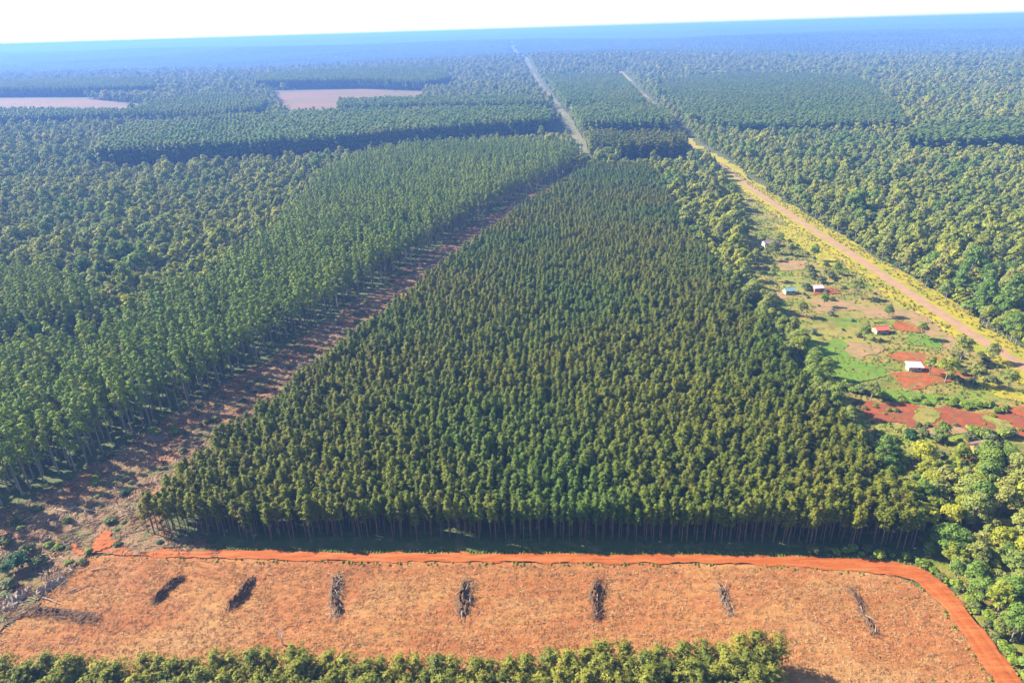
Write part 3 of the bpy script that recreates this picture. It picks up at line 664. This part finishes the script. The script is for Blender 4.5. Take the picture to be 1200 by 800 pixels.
stuff('straw_litter', [stick_form(7, .36, .03, 1.0, M_straw, 'straw') for _ in range(5)], np.column_stack([pf, np.full(len(pf), .16)]), rot, scl, rng.integers(0, 5, len(pf)), 'pale straw and wood chips littering the orange field', 'straw')
ps = scatter_poly(P_strip, .30); ps = ps[np.hypot(ps[:, 0], ps[:, 1]) < 520]
rot, scl = spread(len(ps), .6, 1.5, .1)
stuff('branch_litter', [stick_form(8, 2.0, .07, 2.2, M_stick, 'branches') for _ in range(5)], np.column_stack([ps, np.full(len(ps), .3)]), rot, scl, rng.integers(0, 5, len(ps)), 'cut branches strewn over the cleared strip', 'branches')
def tuft_form(mat):
    mb = MB(); n = 16; q = rnd(n) * 6.28; c = np.column_stack([np.cos(q) * rnd(n) * .6, np.sin(q) * rnd(n) * .6, .12 + rnd(n) * .25])
    mb.quads(c, np.column_stack([np.cos(q), np.sin(q), .9 + 0 * q]) + dirs(n) * .4, np.column_stack([rnd(n) - .5, rnd(n) - .5, np.ones(n)]), .34, .2)
    return mb.mesh('tuft', mat)
pt = scatter_poly(P_clear, .45)
onsoil = np.zeros(len(pt), bool)
for p, nm in PATCH:
    if nm == 'soil_patch': onsoil |= inside(pt[:, 0], pt[:, 1], p)
pt = pt[(~onsoil | (vnoise(pt[:, 0], pt[:, 1], 4, 53) > .72)) & (dist_path(pt[:, 0], pt[:, 1], PATH_road) > 9 + 5 * rnd(len(pt)))]
pt = pt[vnoise(pt[:, 0], pt[:, 1], 18, 51) + .4 * rnd(len(pt)) > .5]
rot, scl = spread(len(pt), .45, 1.25, .05)
stuff('grass_tufts', [tuft_form(M_tuft) for _ in range(4)], np.column_stack([pt, np.full(len(pt), .2)]), rot, scl, rng.integers(0, 4, len(pt)), 'rough grass tufts over the house clearing', 'grass')

pg = np.concatenate([np.column_stack([191 + sgn * (4.2 + 7.5 * rnd(900)), 170 + 480 * rnd(900)]) for sgn in (-1, 1)])
pg = pg[in_view(pg[:, 0], pg[:, 1], 0, 60)]; rot, scl = spread(len(pg), .5, 1.3, .05)
M_dry = foliage('verge tufts', [(0.20, 0.175, 0.016), (0.16, 0.165, 0.016), (0.24, 0.165, 0.04)])
stuff('verge_grass', [tuft_form(M_dry) for _ in range(4)], np.column_stack([pg, np.full(len(pg), .36)]), rot, scl, rng.integers(0, 4, len(pg)), 'yellow grass tufts on both verges of the straight road', 'grass')

nd = np.random.default_rng(5); ks = nd.integers(0, len(P_d) - 4, 1500); tv = P_d[ks + 3] - P_d[ks]; tv /= np.linalg.norm(tv, axis=1, keepdims=True); sv = np.column_stack([-tv[:, 1], tv[:, 0]])
wd = wdirt(ks / len(P_d)) / 2; sg = np.where(nd.random(1500) < .8, 1, -1)
pe_ = P_d[ks] + sv * (sg * (wd + .05 + 1.3 * nd.random(1500) ** 1.6))[:, None]; rot, scl = spread(1500, .18, .7, .05)
stuff('roadside_grass', [tuft_form(M_tuft) for _ in range(4)], np.column_stack([pe_, np.full(1500, .22)]), rot, scl, rng.integers(0, 4, 1500), 'ragged grass tufts fringing the orange dirt road', 'grass')

# ------------------------------------------------------------------ brush piles on the field
def brush_pile(a, b, wid, hgt, label, group, dens=1.0, mat=M_darkwood):
    a, b = G(*a), G(*b); L = np.linalg.norm(b - a); c = (a + b) / 2; an = math.atan2(b[1] - a[1], b[0] - a[0])
    e = empty('brush_pile', (c[0], c[1], .1), an); tag(e, label, 'brush pile', group)
    nu, nv = int(L / .45) + 2, 9; mb = MB()
    u = np.linspace(-.5, .5, nu); v = np.linspace(-1, 1, nv); U, V = np.meshgrid(u, v)
    sd_ = int(rng.integers(1000))
    env = (1 - (2 * np.abs(U)) ** 4) * (.55 + .75 * vnoise(U * L, V * 0 + 3, 2.6, sd_))
    yy = V * wid * .5 * (.6 + .65 * vnoise(U * L + 40, V * 0, 2.2, sd_)) + (vnoise(U * L, V * 0, 5, sd_ + 1) - .5) * wid * .6
    zz = hgt * env * (1 - V ** 2) * (.6 + .8 * rng.random(U.shape)) - .15
    idx = np.arange(U.size).reshape(U.shape); F = np.stack([idx[:-1, :-1], idx[:-1, 1:], idx[1:, 1:], idx[1:, :-1]], -1).reshape(-1, 4)
    mb.add(np.stack([U * L, yy, zz], -1).reshape(-1, 3), F.tolist()); mb.obj('debris_mound', mat, e)
    tw = MB()
    for k in range(int(L * 22 * dens)):
        x = (rng.random() - .5) * L; y = (rng.random() - .5) * wid; q = rng.random() * 6.28; l = .5 + 1.2 * rng.random(); z = hgt * .7 * rng.random()
        tw.tube([(x, y, z), (x + math.cos(q) * l, y + math.sin(q) * l * .8, z + (rng.random() - .2) * .6)], [.05, .02], 3)
    tag(tw.obj('twigs', M_stick, e), kind='stuff')
    for k in range(max(4, int(L / 2.2))):
        x = (rng.random() - .5) * L * .9; y = (rng.random() - .5) * wid * .7; q = (rng.random() - .5) * 1.6 + (3.14 if rng.random() < .5 else 0); l = 1.4 + 1.6 * rng.random(); br = MB()
        z = hgt * (.35 + .4 * rng.random())
        br.tube([(x, y, z), (x + math.cos(q) * l * .5, y + math.sin(q) * l * .5, z + .12), (x + math.cos(q) * l, y + math.sin(q) * l, z + .1 * rng.random())], [.13, .10, .06], 5)
        br.obj('branch', M_deadwood if rng.random() < .6 else M_darkwood, e)
    return e
BP = [((178, 708), (214, 675), 'slanting dark brush pile nearest the left end of the field, two humps'),
      ((268, 718), (296, 675), 'slanting brush pile split in two, green-brown upper half'),
      ((391, 726), (397, 673), 'straight upright dark brush pile, the longest of the compact ones'),
      ((542, 724), (549, 678), 'short broad brush pile with a knobbly top in the middle of the field'),
      ((696, 728), (701, 678), 'ragged brush pile with a forked lower end'),
      ((858, 725), (842, 683), 'thin sparse brush pile with pale straw beside the young pines'),
      ((1026, 748), (996, 684), 'long thin scattered brush pile facing the road bend')]
LAB = ['two-humped dark brush pile slanting, next but one to the cleared strip', 'brush pile broken in two slanting pieces, third from the cleared strip', 'long straight compact dark brush pile in the orange field',
       'short broad knobbly brush pile halfway along the orange field', 'ragged brush pile with a forked end towards the young pines', 'thin sparse brush pile near the end of the young pines', 'long thin broken brush pile nearest the bend of the red road']
for k, (a, b, _) in enumerate(BP):
    brush_pile(a, b, (2.6, 2.9, 3.0, 3.2, 2.9, 2.2, 2.0)[k], (1.3, 1.4, 1.5, 1.5, 1.4, .9, .8)[k], LAB[k], 'brush piles on the stubble field', (1, 1, 1, 1, 1, .6, .5)[k])
brush_pile((28, 716), (118, 728), 3.2, 1.0, 'low spread-out brown brush pile at the strip end of the field', 'brush piles on the stubble field', .8)
brush_pile((-5, 712), (40, 690), 5.0, 1.6, 'big heap of grey branches at the corner of the cleared strip', 'grey heaps by the strip', 1.5, M_deadwood)
brush_pile((40, 700), (78, 676), 3.6, 1.2, 'smaller grey branch heap above the low brown pile', 'grey heaps by the strip', 1.5, M_deadwood)
# felled logs near the heaps
for k, (p, an, L) in enumerate((((95, 690), .5, 5), ((60, 705), -.4, 6), ((25, 722), .9, 5), ((118, 668), .2, 4), ((70, 640), 1.1, 5), ((140, 575), .5, 6), ((200, 520), .3, 6), ((105, 600), -.2, 6), ((250, 500), .2, 6), ((330, 430), .4, 6))):
    g = G(*p); e = empty('felled_log', (g[0], g[1], .35), an); mb = MB()
    mb.tube([(-L / 2, 0, .1), (0, .12, .22), (L / 2, 0, .15)], [.17, .14, .10], 7); mb.obj('stem', M_deadwood, e)
    for q in range(3):
        st = MB(); x = (rng.random() - .5) * L; st.tube([(x, .05, .25), (x + .4, (rng.random() - .5) * 1.6, .9)], [.05, .02], 4); st.obj('branch_stub', M_deadwood, e)
    tag(e, 'grey felled log ' + ('beside the grey branch heaps' if k < 4 else 'lying among branches on the cleared strip'), 'log', 'logs by the heaps' if k < 4 else 'logs on the strip')
# pale dead snag in the field
g = G(332, 756); e = empty('dead_snag', (g[0], g[1], .1)); tag(e, 'pale forked dead snag standing in the orange field', 'dead tree')
for k in range(4):
    mb = MB(); q = k * 1.6; s = .35
    mb.tube([(0, 0, -.1), (math.cos(q) * s * .5, math.sin(q) * s * .5, 2.2), (math.cos(q) * s * 1.6, math.sin(q) * s * 1.6, 4.6 + k * .4)], [.12, .09, .03], 5)
    mb.obj('stem', plain('bleached wood', (0.62, 0.53, 0.42)) if k == 0 else bpy.data.materials['bleached wood'], e)

# ------------------------------------------------------------------ shrubs and lone trees
def at(kind, name, px, py, sc, label, cat, group, n=2):
    g = G(px, py)
    if cat == 'bush' and dist_path(g[:1], g[1:], PATH_road)[0] < 9: return
    return single(name, kind, int(rng.integers(n)), g[0], g[1], rng.random() * 6.28, sc, label, cat, group)
for i in range(46):
    t = .76 + .24 * (i + rng.random()) / 46; k = int(t * (len(P_d) - 1)); tv = P_d[min(k + 3, len(P_d) - 1)] - P_d[k]; tv /= np.linalg.norm(tv); sv = np.array([-tv[1], tv[0]])
    q = P_d[k] + sv * (3.3 + 2.2 * rng.random()); kk = ('lime_shrub', 'olive_shrub')[i % 3 == 0]
    single('bush', kk, int(rng.integers(2)), q[0], q[1], rng.random() * 6.28, .55 + .55 * rng.random(), ('olive' if i % 3 == 0 else 'bright green') + ' bush on the outer side of the red road bend', 'bush', ('olive' if i % 3 == 0 else 'green') + ' bushes by the road bend')
for i in range(80):
    y = 205 + 330 * (i + rng.random()) / 80; kk = ('olive_shrub', 'deep_shrub', 'lime_shrub')[i % 3]
    single('bush', kk, int(rng.integers(2)), 203.5 + 2.5 * rng.random(), y, rng.random() * 6.28, .9 + .8 * rng.random(), ('olive', 'deep green', 'bright green')[i % 3] + ' bush at the forest edge across the straight road from the houses', 'bush', ('olive', 'deep', 'green')[i % 3] + ' bushes across the road')
sp_ = scatter_poly(P_strip, .034); sp_ = sp_[np.hypot(sp_[:, 0], sp_[:, 1]) < 420][:190]
sp_ = sp_[np.argsort(np.hypot(sp_[:, 0], sp_[:, 1]))]; sq = sp_[90:]; rot, scl = spread(len(sq), .4, 1.0); scl[:, 2] *= .7
stuff('strip_shrubs', [FORMS[k][i][2] for k in ('olive_shrub', 'lime_shrub') for i in range(2)], np.column_stack([sq, np.full(len(sq), .2)]), rot, scl, rng.integers(0, 4, len(sq)), 'low green shrubs along the far part of the cleared strip', 'shrubs')
for x, y in sp_[:90]:
    kk = ('olive_shrub', 'lime_shrub', 'deep_shrub')[int(rng.choice(3, p=[.55, .25, .2]))]; s = .35 + .6 * rng.random()
    wd = {'olive_shrub': 'olive', 'lime_shrub': 'bright green', 'deep_shrub': 'deep green'}[kk]
    single('shrub', kk, int(rng.integers(2)), x, y, rng.random() * 6.28, (s * 1.3, s * 1.1, s * .8), 'low %s shrub among the branches of the cleared strip' % wd, 'shrub', wd + ' shrubs on the cleared strip', .2)
for p in ((8, 640), (34, 648), (12, 690), (48, 662)): at('olive_shrub', 'bush', *p, 1.3, 'olive bush beside the big dark bush at the strip corner', 'bush', 'olive bushes at the strip corner')
at('deep_shrub', 'bush', 22, 668, 2.2, 'large dark green bush beside the grey branch heaps', 'bush', None)
at('dark_tree', 'broadleaf_tree', 953, 306, .75, 'dark round-crowned tree alone on the grass by the straight road', 'tree', None)
at('grey_tree', 'broadleaf_tree', 1002, 350, .9, 'lone pale-trunked tree beside the road with a dark side', 'tree', None)
at('yellow_tree', 'broadleaf_tree', 1107, 448, .95, 'yellowish tree beside the orange yard of the white-roofed shed', 'tree', None)
at('deep_shrub', 'bush', 1065, 514, 1.5, 'dark round bush at the lower edge of the red plot', 'bush', None)
for p in ((835, 292), (850, 300), (832, 312), (845, 318)): at('yellow_tree', 'broadleaf_tree', *p, .85, 'bright lime tree between the pines and the tan yard', 'tree', 'lime trees by the pine edge', 3)
for p in ((1183, 384), (1196, 392), (1190, 404)): at('yellow_tree', 'broadleaf_tree', *p, .8, 'bright lime tree across the straight road from the houses', 'tree', 'lime trees across the road', 3)
for p in ((890, 292), (905, 298), (898, 306), (912, 290), (885, 308)): at('grey_tree', 'broadleaf_tree', *p, .75, 'grey-green tree in the group beside the white-walled house', 'tree', 'trees by the white-walled house', 3)
for p in ((948, 318), (952, 327), (962, 332), (972, 326), (944, 340)): at('olive_shrub', 'bush', *p, 1.7, 'olive bush in the row near the pink-roofed hut', 'bush', 'bushes near the pink-roofed hut')
for p, sc in (((925, 300), .6), ((980, 322), .55), ((1040, 372), .5), ((1078, 398), .6), ((1125, 425), .8), ((1140, 452), .7), ((965, 360), .5), ((1012, 398), .5), ((1160, 425), .6), ((1088, 440), .6), ((938, 372), .6), ((1180, 458), .6), ((905, 330), .6), ((1020, 470), .6), ((1100, 520), .55)):
    at('grey_tree' if sc > .55 else 'dark_tree', 'broadleaf_tree', *p, sc * 1.15, ('grey-green' if sc > .55 else 'small dark') + ' tree standing singly on the grass between the small houses', 'tree', ('grey' if sc > .55 else 'dark') + ' single trees among the houses', 3)
for i in range(26):
    px = 1000 + 195 * rng.random(); py = 470 + .10 * (px - 1000) + 26 * rng.random()
    at(('lime_shrub', 'olive_shrub')[i % 2], 'bush', px, py, .35 + .4 * rng.random(), ('small bright', 'small olive')[i % 2] + ' weed bush growing on the red plot', 'bush', ('bright', 'olive')[i % 2] + ' weeds on the red plot')
for i in range(34):
    px, py = 880 + 75 * rng.random(), 362 + 70 * rng.random()
    if (px - 880) * .75 + 350 > py + 12: continue
    at('sage_shrub', 'bush', px, py, .8 + .9 * rng.random(), 'grey-green sapling bush between the pines and the bright plot', 'bush', 'sage bushes by the pine edge')
for i in range(15):
    t = i / 14; at('lime_shrub' if i % 3 else 'olive_shrub', 'bush', 962 + 75 * t, 447 + 18 * t + 5 * rng.random(), 1.1 + .5 * rng.random(), ('bright green' if i % 3 else 'olive') + ' bush in the hedge above the red plot', 'bush', ('green' if i % 3 else 'olive') + ' hedge bushes above the red plot')
for i in range(26):
    t = rng.random(); at('lime_shrub', 'bush', 1040 + 140 * t, 460 + 16 * t + 10 * rng.random(), .6 + .5 * rng.random(), 'small bright bush between the white-roofed shed and the red plot', 'bush', 'small bushes below the shed')
for i in range(24):
    at('olive_shrub', 'bush', 1105 + 75 * rng.random(), 412 + 40 * rng.random(), .6 + .8 * rng.random(), 'olive bush between the orange yard and the straight road', 'bush', 'olive bushes by the road')
for i in range(34):
    at(('olive_shrub', 'lime_shrub')[i % 2], 'bush', 1000 + 190 * rng.random(), 508 + 34 * rng.random(), .7 + .9 * rng.random(), ('olive', 'bright green')[i % 2] + ' bush between the red plot and the wood', 'bush', ('olive', 'green') [i % 2] + ' bushes below the red plot')
for i in range(30):
    px = 895 + 130 * rng.random(); py = 250 + (px - 895) * .62 + 12 + 70 * rng.random()
    at(('olive_shrub', 'sage_shrub', 'deep_shrub')[i % 3], 'bush', px, py, .5 + .6 * rng.random(), ('olive', 'grey-green', 'deep green')[i % 3] + ' bush scattered on the grass near the small houses', 'bush', ('olive', 'grey', 'deep')[i % 3] + ' bushes near the houses')

# ------------------------------------------------------------------ houses
def house(px, py, L, W, Hh, rise, an, roof_c, wall_c, label, name='small_house', lean=False, windows=2):
    g = G(px, py); e = empty(name, (g[0], g[1], float(height(*g)) + .25), an); tag(e, label, 'house')
    mw = plain(label[:18] + ' wall', wall_c, .85, .15, .8); mr = plain(label[:18] + ' roof', roof_c, .5, .12, .9)
    mt = bpy.data.materials.get('house trim') or plain('house trim', (.30, .22, .15)); mg = bpy.data.materials.get('dark opening') or plain('dark opening', (.03, .03, .035), .3)
    b = MB(); b.box(-L / 2, L / 2, -W / 2, W / 2, -.4, Hh)
    if not lean:
        b.add([(-L / 2, -W / 2, Hh), (-L / 2, W / 2, Hh), (-L / 2, 0, Hh + rise - .05), (L / 2, -W / 2, Hh), (L / 2, W / 2, Hh), (L / 2, 0, Hh + rise - .05)], [(0, 2, 1), (3, 4, 5)])
    b.obj('wall', mw, e)
    ov = .45
    def slab(p0, p1, x0, x1, th=.09):
        m = MB(); (y0, z0), (y1, z1) = p0, p1
        m.add([(x0, y0, z0), (x1, y0, z0), (x1, y1, z1), (x0, y1, z1), (x0, y0, z0 + th), (x1, y0, z0 + th), (x1, y1, z1 + th), (x0, y1, z1 + th)], [(0, 3, 2, 1), (4, 5, 6, 7), (0, 1, 5, 4), (1, 2, 6, 5), (2, 3, 7, 6), (3, 0, 4, 7)]); return m
    k = rise / (W / 2)
    if lean:
        slab((-W / 2 - ov, Hh + .03), (W / 2 + ov, Hh + rise + .03), -L / 2 - ov, L / 2 + ov).obj('roof', mr, e)
    else:
        for s in (-1, 1):
            n = max(3, int(L / 1.0)); xs = np.linspace(-L / 2 - ov, L / 2 + ov, n + 1)
            rp = slab((s * (W / 2 + ov), Hh - k * ov + .02), (0, Hh + rise + .02), -L / 2 - ov, L / 2 + ov).obj('roof', mr, e)
            for q in range(1, n):
                slab((s * (W / 2 + ov), Hh - k * ov + .115), (0, Hh + rise + .115), xs[q] - .03, xs[q] + .03, .05).obj('roof_rib', mr, rp)
        rc = MB(); rc.box(-L / 2 - ov, L / 2 + ov, -.14, .14, Hh + rise + .08, Hh + rise + .17); rc.obj('ridge_cap', mr, e)
    d = MB(); d.box(-.45, .45, -W / 2 - .06, -W / 2 + .02, -.1, 2.0); dd = d.obj('door', mt, e)
    hnd = MB(); hnd.box(.28, .36, -W / 2 - .11, -W / 2 - .05, .95, 1.05); hnd.obj('handle', mg, dd)
    for q in range(windows):
        x = (-1) ** q * L * .3; f = MB(); f.box(x - .5, x + .5, -W / 2 - .05, -W / 2 + .02, .9, 1.8); fo = f.obj('window', mt, e)
        pn = MB(); pn.box(x - .42, x + .42, -W / 2 - .07, -W / 2 - .045, .98, 1.72); pn.obj('pane', mg, fo)
    return e
house(1070, 434, 4.6, 2.9, 1.9, .5, -.12, (.80, .80, .80), (.40, .30, .22), 'small shed with a bright white roof on the orange yard', 'shed', lean=True, windows=1)
house(1148, 530, 6.5, 4.5, 2.2, 1.2, .25, (.13, .085, .06), (.42, .17, .07), 'brown-roofed hut with orange earth walls at the wood edge')
house(1031, 390, 5.2, 3.6, 2.0, .9, .1, (.36, .10, .06), (.34, .22, .15), 'small hut with a rusty red roof on the grass')
house(957, 341, 4.2, 3.4, 2.0, .8, .1, (.50, .34, .38), (.30, .18, .12), 'small hut with a pale pink roof on red earth')
house(924, 344, 4.6, 3.6, 2.0, .9, .1, (.13, .21, .20), (.30, .26, .2), 'small house with a blue-green roof beside the tan yard')
house(903, 289, 9.0, 4.5, 2.6, 1.2, .05, (.16, .13, .11), (.45, .43, .40), 'long low house with white walls under grey-green trees', windows=3)
house(251, 109, 16.0, 8.0, 4.5, 2.2, .1, (.80, .80, .80), (.75, .74, .70), 'far white farm building beside the round dark wood', 'farm_building', windows=3)

# ------------------------------------------------------------------ haze
m, t, out = new_mat('haze air')
pv = N(t, 'ShaderNodeVolumePrincipled'); pv.inputs['Color'].default_value = (0.155, 0.31, 0.74, 1); pv.inputs['Density'].default_value = 0.00021
pv.inputs['Density Attribute'].default_value = ''; pv.inputs['Anisotropy'].default_value = 0.1
t.links.new(pv.outputs[0], out.inputs['Volume'])
mb = MB(); mb.box(-43000, 43000, -3100, 43000, float(Z.min()) - 1.5, 142)
tag(mb.obj('haze', m), 'thin blue haze over the distant forest', 'haze', kind='stuff')
